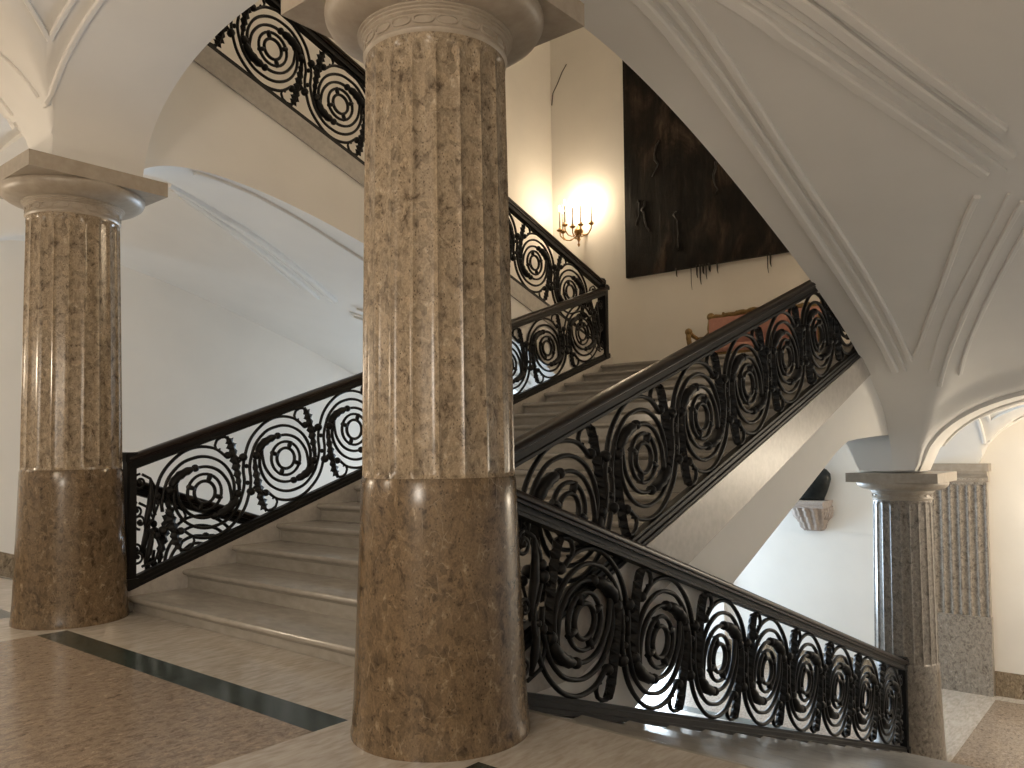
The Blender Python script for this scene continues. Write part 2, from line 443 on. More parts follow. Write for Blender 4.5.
# ------------------------------------------------------------------ columns
def column_proto():
    t = thing('marble_column', 'massive brown marble column in the centre foreground, its capital cut off above', 'column', (0, 0, 0), 'fluted brown marble columns')
    mb = MB()
    prof = [(.478, 0), (.478, .03), (.472, .05)]+[(.472-.056*(z/1.34)**.9, z) for z in (.2, .45, .7, .95, 1.2, 1.33)]+[(.408, 1.352), (.398, 1.352)]
    mb.lathe(prof, 64)
    edge_split(mb.build('plain_drum', M_DRUM, t), 40)
    # fluted shaft
    mb = MB(); NF, K = 20, 10; z0, z1 = 1.35, 3.62
    zs = [z0, z0+.02, z0+.04, z0+.06]+[z0+.08+(z1-.16-z0-.08)*i/12 for i in range(13)]+[z1-.13, z1-.11, z1-.09, z1-.075, z1-.06, z1-.05, z1-.04, z1-.02, z1]
    vs = []; n = NF*K
    for z in zs:
        f = (z-z0)/(z1-z0); R = .412-.030*f**1.2
        q = clamp((z1-.04-z)/.07, 0, 1); w = math.sqrt(max(0, 1-(1-q)**2))
        qb = clamp((z-z0)/.01, 0, 1); w = min(w, qb)
        for k in range(n):
            ph = (k % K)/K*2-1
            d = 0
            if w > .02 and abs(ph) < .93*w: d = .016*math.sqrt(max(0, 1-abs(ph/(.93*w))**3))*min(1, w*1.4)
            a = 2*PI*(k+K*.5)/n
            vs.append(((R-d)*math.cos(a), (R-d)*math.sin(a), z))
    m = len(zs)
    mb.add(vs, [(i*n+k, i*n+(k+1) % n, (i+1)*n+(k+1) % n, (i+1)*n+k) for i in range(m-1) for k in range(n)], 0, True)
    mb.add(vs[-n:], [tuple(range(n))], 0)
    edge_split(mb.build('fluted_shaft', M_COL, t), 34)
    # capital: necking with oval beads, three fillets, echinus
    mb = MB()
    mb.lathe([(.380, 3.600), (.392, 3.612), (.395, 3.622), (.390, 3.630), (.386, 3.640), (.388, 3.695), (.402, 3.705), (.402, 3.713), (.412, 3.718), (.412, 3.726), (.424, 3.731), (.424, 3.740), (.436, 3.746)], 64)
    for k in range(20):
        a = 2*PI*k/20; rot = Matrix.Rotation(a, 3, 'Z')
        ring = []
        for j in range(16):
            b = 2*PI*j/16
            ay_ = .052*math.copysign(abs(math.cos(b))**.8, math.cos(b)); az = .021*math.copysign(abs(math.sin(b))**.8, math.sin(b))
            da = ay_/.388; ring.append((.389*math.cos(a+da), .389*math.sin(a+da), 3.668+az))
        mb.tube(ring, .006, 5, closed=True)
    edge_split(mb.build('necking', M_CAP, t), 40)
    mb = MB()
    mb.lathe([(.43, 3.740), (.455, 3.742), (.50, 3.752), (.545, 3.770), (.58, 3.795), (.597, 3.825), (.598, 3.850), (.585, 3.865), (.57, 3.865)], 64)
    edge_split(mb.build('echinus', M_CAP, t), 50)
    mb = MB(); a = .59
    mb.box((-a, -a, 3.860), (a, a, 3.99)); 
    mb.build('abacus', M_CAP, t)
    return t
col2 = column_proto()
for (x, y, z, rot, lab) in (
    (0, D, 0, .0, 'brown marble column left of the lowest steps, whole capital in view'),
    (C3X, 0, ZL, 0, 'smaller grey-brown column standing where the descending railing ends'),
    (C3X, D, ZL, 0, 'column of the lower landing hidden behind the middle flight')):
    if y == D and z == ZL:
        continue
    c = copy_tree(col2); c.location = (x, y, z); c['label'] = lab
    if z == ZL:                      # same stone, the grey of daylight is put into its colour
        for ch in c.children:
            if ch.name.startswith(('fluted_shaft', 'plain_drum')):
                ch.material_slots[0].link = 'OBJECT'; ch.material_slots[0].material = M_GBR
# half column (pilaster) on the rear wall of the lower landing
t = thing('pilaster', 'fluted grey marble pilaster on the rear wall behind the smaller column', 'pilaster', (XB, 0, ZL))
mb = MB(); mb.box((-.15, -.45, 0), (0, .45, 1.35)); mb.build('plain_base', M_GREY, t)
mb = MB(); NFL = 6; zs = [1.35, 1.37, 3.60, 3.63, 3.66, 3.70]; ys = []; ds = []
K = 8
cols = [(-.385, 0)]
for k in range(NFL):
    for j in range(K+1):
        u = j/K; ys.append(-.42+.84*(k+.08+.84*u)/NFL); ds.append(.035*math.sqrt(max(0, 1-(2*u-1)**2)))
line = [(-.435, 0)]+list(zip(ys, ds))+[(.435, 0)]
vs = []
for z, w in ((1.35, 0), (1.352, 1), (3.60, 1), (3.63, .8), (3.65, .4), (3.66, 0), (3.72, 0)):
    vs += [(-.135+d*w, y, z) for y, d in line]
n = len(line)
mb.add(vs, [(i*n+k, i*n+k+1, (i+1)*n+k+1, (i+1)*n+k) for i in range(6) for k in range(n-1)], 0, True)
mb.box((-.134, -.435, 1.35), (-.001, -.434, 3.72)); mb.box((-.134, .434, 1.35), (-.001, .435, 3.72))
edge_split(mb.build('fluted_face', M_GREY, t), 34)
mb = MB()
mb.prism([(0, 3.70), (-.14, 3.70), (-.15, 3.72), (-.15, 3.78), (-.165, 3.79), (-.165, 3.80), (-.20, 3.82), (-.235, 3.86), (-.24, 3.90), (0, 3.90)], -.46, .46)
mb.box((-.26, -.49, 3.90), (0, .49, 4.03))
for k in range(9):
    mb.ball((-.15, -.36+.09*k, 3.75), .02, .5, 1.5, .9, 8, 4)
mb.build('capital', M_CAP, t)

# ------------------------------------------------------------------ steps and flights
def step_profile(go, rise, depth=.36):
    """side outline: riser, cove under the nosing, rounded tread edge"""
    x0 = 0.
    pr = [(x0, -depth*.2), (x0, rise-.075), (x0-.008, rise-.07), (x0-.014, rise-.058), (x0-.03, rise-.054)]
    for i in range(7):
        a = -PI/2-PI*i/6; pr.append((x0-.032+.023*math.cos(a), rise-.026+.026*math.sin(a)))
    pr += [(go+.03, rise), (go+.03, -depth*.2)]
    return pr
def make_step(name, go, rise, y0, y1, parent):
    mb = MB(); mb.prism(step_profile(go, rise), y0, y1)
    return edge_split(mb.build(name, M_STEP, parent), 30)
def flight(label, x0, z0, go, rise, n, y0, y1, up=True):
    """n risers climbing along +x from (x0,z0)"""
    t = thing('stair_flight', label, 'staircase', (x0, (y0+y1)/2, z0), 'marble stair flights')
    w = (y1-y0)/2
    first = make_step('step', go, rise, -w, w, t)
    for k in range(1, n):
        c = first.copy(); COL.objects.link(c); c.parent = t; c.location = (k*go, 0, k*rise)
    return t, first
A0, A1 = .125, D-.115      # clear width of the middle flight
fa, st = flight('middle marble flight climbing between the two big columns to the painting', X0, .145-RISE, GO, RISE, 16, A0, A1)
# curbs that carry the railings (top = underside of the iron)
def slab_between(mb, y0, y1, x0, x1, top, bot, mi=0):
    mb.prism([(x0, top(x0)), (x1, top(x1)), (x1, bot(x1)), (x0, bot(x0))], y0, y1, mi)
zA = lambda x: .0276+S*x
oy = (A0+A1)/2
def local(fn, dx, dz): return lambda x: fn(x+dx)-dz
def a_local(y): return y-oy
for (y0, y1) in ((-.02, A0), (A1, D+.02-.04)):
    mb = MB()
    zo = .145-RISE; top = local(lambda x: zA(x), X0, zo); bot = local(lambda x: zA(x)-.30, X0, zo)
    mb.prism([(-.06, -zo), (-.06, top(-.06)), (8.42, top(8.42)), (8.42, bot(8.42)), (.78, -zo)], a_local(y0), a_local(y1))
    # outer fascia and inner plinth line
    mb.build('stringer', M_STR, fa)
# plaster flank and soffit under the middle flight
mb = MB()
sof = lambda x: -1.17+.394*x
prof = [(.45, -.02), (.9, zA(.9)-.29), (8.95, zA(8.95)-.29), (8.95, 1.62), (8.2, 1.60), (7.35, 1.56), (6.95, 1.53), (6.6, sof(6.6)), (.45, sof(.45))]
mb.prism([(x-X0, z-zo) for x, z in prof], a_local(.0), a_local(D-.04))
mb.build('soffit', M_VAU, fa)
# supporting wall beneath the landing edge, seen through the railing
mb = MB(); mb.box((.2, .02, ZL), (.5, D-.02, -.3)); mb.box((.2, YR, ZL), (.5, .02, -.3)); mb.box((.2, D-.02, ZL), (.5, YL, -.3))
struct(mb.build('wall_under_landing', M_PLA), 'plaster wall below the landing edge', 'wall')

GB, RB = .5605, .18125
XB0 = .5
def down_flight(label, y0, y1):
    t = thing('stair_flight', label, 'staircase', (XB0, (y0+y1)/2, 0), 'marble stair flights')
    w = (y1-y0)/2
    mb = MB()
    pr = [(-x, z) for x, z in step_profile(GB, RB)]
    mb.prism(pr, -w, w)
    first = edge_split(mb.build('step', M_STEP, t), 30)
    # each tread runs back under the one above; riser faces +x
    first.location = (GB, 0, -2*RB)
    for k in range(2, 15):
        c = first.copy(); COL.objects.link(c); c.parent = t; c.location = (GB*k, 0, -(k+1)*RB)
    mb = MB(); mb.prism([(0, -.30), (.0, -.075), (.008, -.07), (.014, -.058), (.03, -.054)]+[(.032-.023*math.cos(-PI/2-PI*i/6), -.026+.026*math.sin(-PI/2-PI*i/6)) for i in range(7)]+[(0, 0)], -w, w); tp = mb.build('step', M_STEP, t); edge_split(tp, 30)
    return t
zB = lambda x: .157-.3262*x
fb = down_flight('marble flight descending to the right beside the black railing', YR, -.155)
fb2 = down_flight('marble flight descending beyond the left column', D+.155, YL)
for t, (y0, y1) in ((fb, (-.155, -.015)), (fb2, (D+.015, D+.155))):
    c = t.location.y
    mb = MB(); x1 = 8.95
    mb.prism([(-.02, 0), (.0, zB(.5)-.012), (x1-.5, zB(x1)-.012), (x1-.5, ZL), (x1-.8, ZL), (-.02, -.42)], y0-c, y1-c)
    mb.build('stringer', M_STR, t)
    mb = MB()
    mb.prism([(-.02, -.42), (8.0, ZL+.02-.0), (8.3, ZL-.05), (-.02, ZL-.05)], (YR if t is fb else D+.16)-c, (-.02 if t is fb else YL)-c)
    mb.build('soffit', M_VAU, t)
# upper flights back to the top storey
def upper_flight(label, y0, y1):
    t = thing('stair_flight', label, 'staircase', (8.97, (y0+y1)/2, ZU), 'marble stair flights')
    w = (y1-y0)/2; mb = MB()
    mb.prism([(-x, z) for x, z in step_profile(GO, RISE)], -w, w)
    first = edge_split(mb.build('step', M_STEP, t), 30)
    for k in range(1, 15):
        c = first.copy(); COL.objects.link(c); c.parent = t; c.location = (-k*GO, 0, k*RISE)
    return t
fc = upper_flight('upper flight climbing to the left seen from below', D+.10, YL)
mb = MB()
x1 = 9.0
mb.prism([(.72-8.97, zC(.72)-ZU), (x1-8.97, zC(x1)-ZU), (x1-8.97, zC(x1)-.26-ZU), (.72-8.97, zC(.72)-.26-ZU)], D-.05-fc.location.y, D+.10-fc.location.y)
mb.build('stringer', M_STR, fc)

# ------------------------------------------------------------------ wrought iron railings
def polar(c, fn, a0, a1, n):
    out = []
    for i in range(n+1):
        a = math.radians(a0+(a1-a0)*i/n); r = fn(a0+(a1-a0)*i/n); out.append((c[0]+r*math.cos(a), 0, c[1]+r*math.sin(a)))
    return out
def interp(tab):
    def f(a):
        for (x0, y0), (x1, y1) in zip(tab, tab[1:]):
            if min(x0, x1) <= a <= max(x0, x1):
                u = (a-x0)/(x1-x0); u = u*u*(3-2*u)*.5+u*.5; return y0+(y1-y0)*u
        return tab[-1][1] if abs(a-tab[-1][0]) < abs(a-tab[0][0]) else tab[0][1]
    return f
def half_scroll(mb, sg):
    """one of the two arms of the double volute; sg=-1 turns it half round"""
    q = lambda pts: [(p[0]*sg, p[1], p[2]*sg) for p in pts]
    r0 = .0170
    outer = interp([(200, .60), (180, .555), (150, .505), (115, .477), (90, .474), (60, .462), (36, .43)])
    inner = interp([(200, .515), (180, .475), (150, .425), (115, .394), (90, .372), (45, .356), (0, .342), (-40, .322), (-66, .300), (-92, .268)])
    third = interp([(98, .262), (60, .262), (20, .270), (-15, .290), (-38, .318)])
    mb.tube(q(polar((0, 0), outer, 182, 36, 26)), r0, 6)
    mb.tube(q(polar((0, 0), inner, 182, -90, 44)), r0, 6)
    mb.tube(q(polar((0, 0), third, 98, -37, 24)), r0, 6)
    # leaf sheath wrapped round the strand, with a bud at each end
    sh = polar((0, 0), interp([(156, .372), (96, .270)]), 154, 97, 8)
    mb.tube(q(sh), [.014, .036, .046, .040, .048, .038, .044, .032, .014], 7)
    for a, rr, s in ((156, .378, .046), (94, .270, .04), (170, .50, .026)):
        an = math.radians(a); mb.ball((sg*rr*math.cos(an), 0, sg*rr*math.sin(an)), s, 1, .9, 1, 8, 5)
    mb.ball((sg*.53, 0, sg*.19), .046, 1, .9, 1, 8, 5)
    mb.tube(q([(.53, 0, .19), (.49, 0, .17), (.45, 0, .15)]), .014, 5)
    mb.ball((sg*.365, 0, sg*.27), .040, 1, .9, 1, 8, 5)
    mb.tube(q([(.365, 0, .27), (.40, 0, .25), (.44, 0, .22)]), .016, 5)
def deepen(mb, k):
    mb.v = [(p[0], p[1]*k, p[2]) for p in mb.v]; return mb
def scroll_mesh():
    mb = MB()
    for sg in (1, -1): half_scroll(mb, sg)
    ring = lambda r: [(r*math.cos(2*PI*i/28), 0, r*math.sin(2*PI*i/28)) for i in range(28)]
    mb.tube(ring(.115), .018, 6, closed=True); mb.tube(ring(.187), .0165, 6, closed=True)
    for k in range(4):
        a = PI/4+PI/2*k+.12
        mb.tube([(r*math.cos(a), 0, r*math.sin(a)) for r in (.118, .16, .20)], [.022, .026, .022], 6)
    return mb
def leaf_mesh():
    mb = MB()
    spine = [(.375, -.13), (.393, -.05), (.408, .03), (.418, .11), (.426, .19), (.433, .27), (.437, .34), (.434, .40), (.420, .45)]
    wid = [.014, .028, .036, .042, .046, .040, .050, .042, .014]
    n = 24; L = []; Rr = []; Cc = []
    for i in range(n+1):
        t = i/n*(len(spine)-1); j = min(int(t), len(spine)-2); u = t-j
        x = spine[j][0]+(spine[j+1][0]-spine[j][0])*u; z = spine[j][1]+(spine[j+1][1]-spine[j][1])*u
        dx = spine[j+1][0]-spine[j][0]; dz = spine[j+1][1]-spine[j][1]; l = math.hypot(dx, dz)
        w = (wid[j]+(wid[j+1]-wid[j])*u)*1.22
        w *= (1.15, .92, .62)[i % 3]
        nx, nz = -dz/l, dx/l; up = (.012 if i % 3 == 0 else 0)
        L.append((x+nx*w, z+nz*w+up)); Rr.append((x-nx*w, z-nz*w+up)); Cc.append((x, z))
    vs = []
    for i in range(n+1):
        vs += [(L[i][0], .0, L[i][1]), (Cc[i][0], .028, Cc[i][1]), (Rr[i][0], .0, Rr[i][1]), (Cc[i][0], -.028, Cc[i][1])]
    mb.add(vs, [(i*4+k, i*4+(k+1) % 4, i*4+4+(k+1) % 4, i*4+4+k) for i in range(n) for k in range(4)])
    mb.add(vs[:4], [(0, 1, 2, 3)]); mb.add(vs[-4:], [(3, 2, 1, 0)])
    # curled tip
    mb.tube([(.432, 0, .43), (.40, 0, .462), (.35, 0, .472), (.295, 0, .458), (.262, 0, .418), (.262, 0, .372), (.288, 0, .352), (.305, 0, .368)],
            [.016, .016, .015, .014, .013, .012, .012, .010], 6)
    return mb
SCROLL = LEAF = None
def place(o, origin, slope, updir):
    """local x runs uphill along the slope, local z square to it"""
    a = math.atan(slope); c, s = math.cos(a), math.sin(a)
    X = Vector((c*updir, 0, s)); Z = Vector((-s*updir, 0, c)); Y = Z.cross(X)
    m = Matrix.Identity(4)
    for i in range(3): m[i][0] = X[i]; m[i][1] = Y[i]; m[i][2] = Z[i]; m[i][3] = origin[i]
    o.matrix_local = m
proto_panel = None
def scroll_panel(parent):
    global proto_panel
    if proto_panel is None:
        p = deepen(scroll_mesh(), 1.25).build('scroll_panel', M_IRON, parent)
        l1 = deepen(leaf_mesh(), 1.4).build('acanthus_leaf', M_IRON, p)
        l2 = l1.copy(); COL.objects.link(l2); l2.parent = p; l2.rotation_euler = (0, PI, 0)
        proto_panel = p; return p
    c = copy_tree(proto_panel, parent); return c
def end_filler_mesh():
    """small C scrolls with a half leaf that close the gap beside a post"""
    mb = MB()
    for (cx, cz, r, d) in ((0, .33, .075, 1), (.0, -.02, .07, -1), (-.02, -.33, .08, 1)):
        pts = []
        for i in range(26):
            t = i/25; a = PI*(.5+2.6*t)*d; rr = r*(1-.78*t); pts.append((cx+rr*math.cos(a), 0, cz+rr*math.sin(a)))
        mb.tube(pts, .012, 6); mb.ball((cx, 0, cz), .022, u=8, w=5)
    mb.tube([(.02, 0, .40), (.10, 0, .36), (.16, 0, .26), (.18, 0, .12), (.13, 0, .0), (.06, 0, -.08)], .013, 6)
    mb.tube([(.06, 0, -.08), (.15, 0, -.14), (.20, 0, -.26), (.15, 0, -.38), (.02, 0, -.42)], .013, 6)
    mb.tube([(.10, 0, .36), (.11, 0, .25), (.10, 0, .12), (.06, 0, -.02), (.05, 0, -.1)], [.01, .026, .034, .026, .01], 6)
    mb.tube([(.12, 0, -.1), (.11, 0, -.2), (.09, 0, -.3), (.05, 0, -.4)], [.012, .028, .03, .012], 6)
    for z in (.2, -.16): mb.ball((.17, 0, z), .035, u=8, w=5)
    return mb
HAND = [(-.060, -.078), (-.060, -.058), (-.072, -.05), (-.074, -.03), (-.062, -.010), (-.035, 0), (.035, 0), (.062, -.010), (.074, -.03), (.072, -.05), (.060, -.058), (.060, -.078)]
IRONR = [(-.048, -.148), (-.048, -.125), (-.040, -.118), (-.040, -.078), (.040, -.078), (.040, -.118), (.048, -.125), (.048, -.148)]
BOTR = [(-.060, 0), (-.060, .030), (-.046, .038), (-.046, .072), (-.034, .080), (-.034, .105), (.034, .105), (.034, .080), (.046, .072), (.046, .038), (.060, .030), (.060, 0)]
def newel(parent, x, z0, z1, w=.046):
    mb = MB()
    mb.box((x-w, -w, z0), (x+w, w, z1)); mb.box((x-w-.018, -w-.018, z0), (x+w+.018, w+.018, z0+.10))
    mb.box((x-w-.02, -w-.02, z1-.06), (x+w+.02, w+.02, z1+.005)); mb.box((x-w-.008, -w-.008, z1+.005), (x+w+.008, w+.008, z1+.03))
    mb.box((x-w*.55, -w-.006, z0+.2), (x+w*.55, w+.006, z1-.16))
    mb.build('newel_post', M_IRON, parent)
def railing(label, y, base, xa, xb, centres, updir, posts, fillers, stretch=1.):
    """base(x) is the underside of the bottom rail"""
    slope = abs(base(1)-base(0)); x_o = xa
    t = thing('iron_balustrade', label, 'railing', (x_o, y, base(x_o)), 'scrolled iron railings')
    Lz = lambda x: base(x)-base(x_o); Lx = lambda x: x-x_o
    mb = MB(); mb.sweep((Lx(xa), 0, Lz(xa)+HR), (Lx(xb), 0, Lz(xb)+HR), HAND); edge_split(mb.build('handrail', M_WOOD, t), 40)
    mb = MB(); mb.sweep((Lx(xa), 0, Lz(xa)+HR), (Lx(xb), 0, Lz(xb)+HR), IRONR); mb.build('top_rail', M_IRON, t)
    mb = MB(); mb.sweep((Lx(xa), 0, Lz(xa)), (Lx(xb), 0, Lz(xb)), BOTR); mb.build('bottom_rail', M_IRON, t)
    for cx in centres:
        p = scroll_panel(t)
        place(p, (Lx(cx), 0, Lz(cx)+.618), slope, updir)
        if stretch != 1.: p.scale = (stretch, 1, 1)
    for x, up in posts: newel(t, Lx(x), Lz(x)+.0, Lz(x)+HR+up)
    first = None
    for x, sg in fillers:
        if first is None: first = end_filler_mesh().build('end_scroll', M_IRON, t); f = first
        else: f = first.copy(); COL.objects.link(f); f.parent = t
        f.matrix_local = Matrix.Translation((Lx(x), 0, Lz(x)+.618)) @ Matrix.Diagonal((sg, 1, 1.08, 1))
    return t
cA = [1.27+.975*k for k in range(8)]
cB = [1.25+.98*k for k in range(8)]
cC = [7.92-.96*k for k in range(8)]
railing('black scrolled iron railing climbing from the left column to the landing', D-.05, zA, .47, 8.82, cA, 1, [(.50, -.005), (8.80, .0)], [(.60, 1), (8.66, -1)])
railing('black scrolled railing rising right from the centre column over a marble stringer', .05, zA, .47, 8.82, cA, 1, [(8.80, .0)], [(.60, 1), (8.66, -1)])
railing('black scrolled railing sloping down to the smaller column at the right', -.075, zB, .45, 8.86, cB, -1, [(8.80, .0)], [(.63, 1), (8.68, -1)])
railing('black railing sloping down behind the railing beside the left column', D+.075, zB, .45, 8.86, cB, -1, [(8.80, .0)], [(.63, 1), (8.68, -1)])
railing('black scrolled railing of the upper left flight, seen above the landing', D+.06, zC, .72, 8.90, cC, -1, [(8.86, .0)], [(8.62, -1)], .985)

# ------------------------------------------------------------------ baseboards
mb = MB(); mb.box((XB-.03, YR, ZL), (XB, -.46, ZL+.42)); mb.box((XB-.03, .34, ZL), (XB, D-.2, ZL+.28))
struct(mb.build('baseboard_back', M_COL), 'brown marble skirting at the foot of the lower rear wall', 'skirting')
mb = MB()
mb.prism([(-6.5, 0), (.5, 0), (8.95, ZL), (XB, ZL), (XB, ZL+.3), (8.95, ZL+.32), (.5, .32), (-6.5, .32)], YL-.03, YL)
struct(mb.build('baseboard_left', M_COL), 'brown marble skirting along the left wall', 'skirting')
mb = MB(); mb.box((XB-.03, YR, ZU), (XB, YL, ZU+.12)); 
struct(mb.build('baseboard_upper', M_COL), 'brown marble skirting along the painting landing', 'skirting')
mb = MB(); mb.box((XB-.02, .34, -.24), (XB, 2.2, -.215)); mb.box((XB-.02, 2.2, -.24), (XB, 2.21, -.215))
struct(mb.build('trim_5', M_PLA), 'thin moulding line on the lower rear wall', 'moulding')

# ------------------------------------------------------------------ painting
t = thing('painting', 'huge black tar-like painting on the wall above the landing', 'painting', (XB, 6.82, 5.43))
PW, PH = 5.2, 5.17
mb = MB()
nz, ny = 46, 46
vs = []
for i in range(nz+1):
    for j in range(ny+1):
        y = -PW*j/ny; z = PH*i/nz
        e = 0 if i in (0, nz) or j in (0, ny) else .02*math.sin(7*y+3*math.sin(2.3*z))*math.sin(4.1*z)+random.uniform(-.008, .014)
        vs.append((-.10-max(0, e), y, z))
m = ny+1
mb.add(vs, [(i*m+j, i*m+j+1, (i+1)*m+j+1, (i+1)*m+j) for i in range(nz) for j in range(ny)], 0, True)
mb.add([(0,0,0),(-.10,0,0),(-.10,0,PH),(0,0,PH)], [(0,1,2,3)]); mb.add([(0,-PW,0),(-.10,-PW,0),(-.10,-PW,PH),(0,-PW,PH)], [(3,2,1,0)])
mb.add([(0,0,0),(-.10,0,0),(-.10,-PW,0),(0,-PW,0)], [(3,2,1,0)]); mb.add([(0,0,PH),(-.10,0,PH),(-.10,-PW,PH),(0,-PW,PH)], [(0,1,2,3)])
mb.build('canvas', M_PAINT, t)
for y, l, w in ((1.30, .10, .018), (1.66, .32, .010), (1.80, .16, .020), (1.88, .26, .022), (1.95, .12, .028), (2.02, .20, .016), (2.10, .10, .03), (2.28, .14, .018), (3.40, .24, .012), (3.46, .16, .02)):
    mb = MB(); l *= 1.55
    mb = MB(); mb.tube([(-.09, -y, .03), (-.08, -y, -.3*l), (-.06, -y+.01, -.7*l), (-.045, -y, -l)], [w, w*.9, w*.7, w*.35], 6)
    mb.build('tar_drip', M_TAR, t)
for (y, z, pts) in ((.36, 1.75, 6), (.55, 1.7, 8), (1.35, 1.3, 8), (.95, 3.0, 7), (2.3, 2.2, 7)):
    mb = MB(); pp = []; yy = -y; zz = z
    for k in range(pts):
        pp.append((-.115-.01*random.random(), yy, zz)); yy += random.uniform(-.09, .09); zz -= random.uniform(.05, .17)
    mb.tube(pp, [.006+.022*random.random() for _ in pp], 6)
    mb.build('tar_ridge', M_TAR, t)

# ------------------------------------------------------------------ sconce
SX, SY, SZ = XB-.30, 8.00, 6.62
t = thing('wall_sconce', 'brass candelabra sconce with lit candle bulbs beside the painting', 'wall lamp', (SX, SY, SZ))
mb = MB()
mb.lathe([(.002, -.30), (.02, -.28), (.035, -.24), (.015, -.20), (.022, -.16), (.05, -.12), (.03, -.07), (.06, -.03), (.10, .03), (.115, .08), (.09, .13), (.05, .16), (.03, .22), (.012, .25)], 20)
mb.tube([(0, 0, 0), (.12, 0, -.02), (.22, 0, .02), (.29, 0, .05)], .02, 8); mb.lathe([(.001, -.01), (.07, -.01), (.07, .01), (.001, .01)], 16, (.285, 0, .05))
mb.build('stem', M_BRASS, t)
spots = [(-.05, .43, .06), (-.30, .34, .03), (-.40, .12, .10), (-.40, -.10, .02), (-.30, -.27, .06), (-.05, -.40, .12)]
first = None
def arm_meshes():
    mb = MB()
    pts = [(0, 0, -.02), (.10, 0, -.12), (.20, 0, -.17), (.31, 0, -.15), (.39, 0, -.06), (.40, 0, .04)]
    mb.tube(pts, [.016, .016, .015, .014, .014, .016], 8)
    pan = MB(); pan.lathe([(.012, .03), (.05, .045), (.07, .075), (.075, .08), (.03, .07), (.028, .13), (.001, .13)], 16, (.40, 0, 0))
    can = MB(); can.lathe([(.017, .10), (.017, .52), (.012, .545), (.001, .545)], 12, (.40, 0, 0))
    fl = MB(); fl.lathe([(.002, .545), (.016, .56), (.022, .59), (.014, .635), (.003, .68)], 12, (.40, 0, 0))
    return mb, pan, can, fl
proto = None
for (dx, dy, dz) in spots:
    a = math.atan2(dy, dx); r = math.hypot(dx, dy)
    if proto is None:
        m1, m2, m3, m4 = arm_meshes()
        arm = m1.build('arm', M_BRASS, t); m2.build('drip_pan', M_BRASS, arm); m3.build('candle', M_CANDLE, arm); m4.build('bulb', M_FLAME, arm); proto = arm
    else:
        arm = copy_tree(proto, t)
    arm.matrix_local = Matrix.Translation((0, 0, dz)) @ Matrix.Rotation(a, 4, 'Z') @ Matrix.Diagonal((r/.40, r/.40, 1, 1))
mb = MB(); mb.tube([(XB-.01, 8.97, 10.15), (XB-.01, 8.93, 10.45), (XB-.01, 8.78, 10.66), (XB-.01, 8.64, 10.9), (XB-.01, 8.50, 11.06)], .012, 5)
tag(mb.build('electric_cable', M_CABLE), 'thin dark cable running up the rear wall corner', 'cable', None, 'thing')

# ------------------------------------------------------------------ settee
t = thing('settee', 'gilded settee with faded red upholstery against the landing wall', 'sofa', (XB-.55, 3.46, ZU))
W = 1.40
mb = MB(); mb.box((-.36, -W, .36), (.36, W, .50)); 
mb.build('seat_rail', M_GILT, t)
mb = MB()
n = 12; vs = []
prof = [(-.38, .50), (-.40, .56), (-.38, .63), (-.30, .67), (.0, .69), (.28, .67), (.34, .60), (.34, .50)]
mb.prism(prof, -W+.08, W-.08, 0, True); edge_split(mb.build('seat_cushion', M_PINK, t), 60)
mb = MB()
mb.prism([(.24, .62), (.20, .75), (.24, 1.28), (.34, 1.33), (.40, 1.28), (.38, .62)], -W+.22, W-.22, 0, True)
edge_split(mb.build('back_cushion', M_PINK, t), 60)
mb = MB()
top = []
for i in range(41):
    u = i/40*2-1; top.append((.37, u*(W-.20), 1.335+.07*math.cos(u*PI*.5)**2+.012*math.cos(u*PI*9)))
mb.tube(top, [.055+.012*abs(math.cos(i*.9)) for i in range(41)], 8)
for sy in (-1, 1):
    mb.tube([(.37, sy*(W-.20), 1.34), (.36, sy*(W-.17), 1.10), (.34, sy*(W-.20), .90), (.32, sy*(W-.20), .60), (.32, sy*(W-.20), .45)], [.06, .06, .05, .055, .05], 8)
    mb.ball((.37, sy*(W-.20), 1.36), .09, 1, 1, 1, 12, 8)
for i in range(7): mb.ball((.34, -W+.5+(2*W-1.0)*i/6, 1.40), .035, u=8, w=5)
mb.build('back_frame', M_GILT, t)
for sy in (-1, 1):
    mb = MB()
    mb.tube([(.33, sy*(W-.20), 1.02), (.22, sy*(W-.12), .90), (.02, sy*(W-.06), .86), (-.20, sy*(W-.04), .92), (-.33, sy*(W-.03), .99)], [.045, .04, .042, .045, .05], 8)
    mb.ball((-.34, sy*(W-.03), .98), .08, 1, 1, 1, 12, 8)
    mb.tube([(-.34, sy*(W-.03), .96), (-.37, sy*(W-.04), .84), (-.33, sy*(W-.05), .68), (-.33, sy*(W-.06), .50)], [.06, .055, .055, .05], 8)
    mb.build('armrest', M_GILT, t)
    for x in (-.32, .32):
        mb = MB(); mb.tube([(x, sy*(W-.08), .38), (x-.02*math.copysign(1, -x), sy*(W-.07), .22), (x, sy*(W-.08), .08), (x, sy*(W-.07), 0)], [.06, .05, .032, .04], 8)
        mb.build('leg', M_GILT, t)
for y in (-.45, .45):
    mb = MB(); mb.tube([(-.33, y, .38), (-.35, y, .2), (-.33, y, 0)], [.055, .04, .035], 8); mb.build('leg', M_GILT, t)

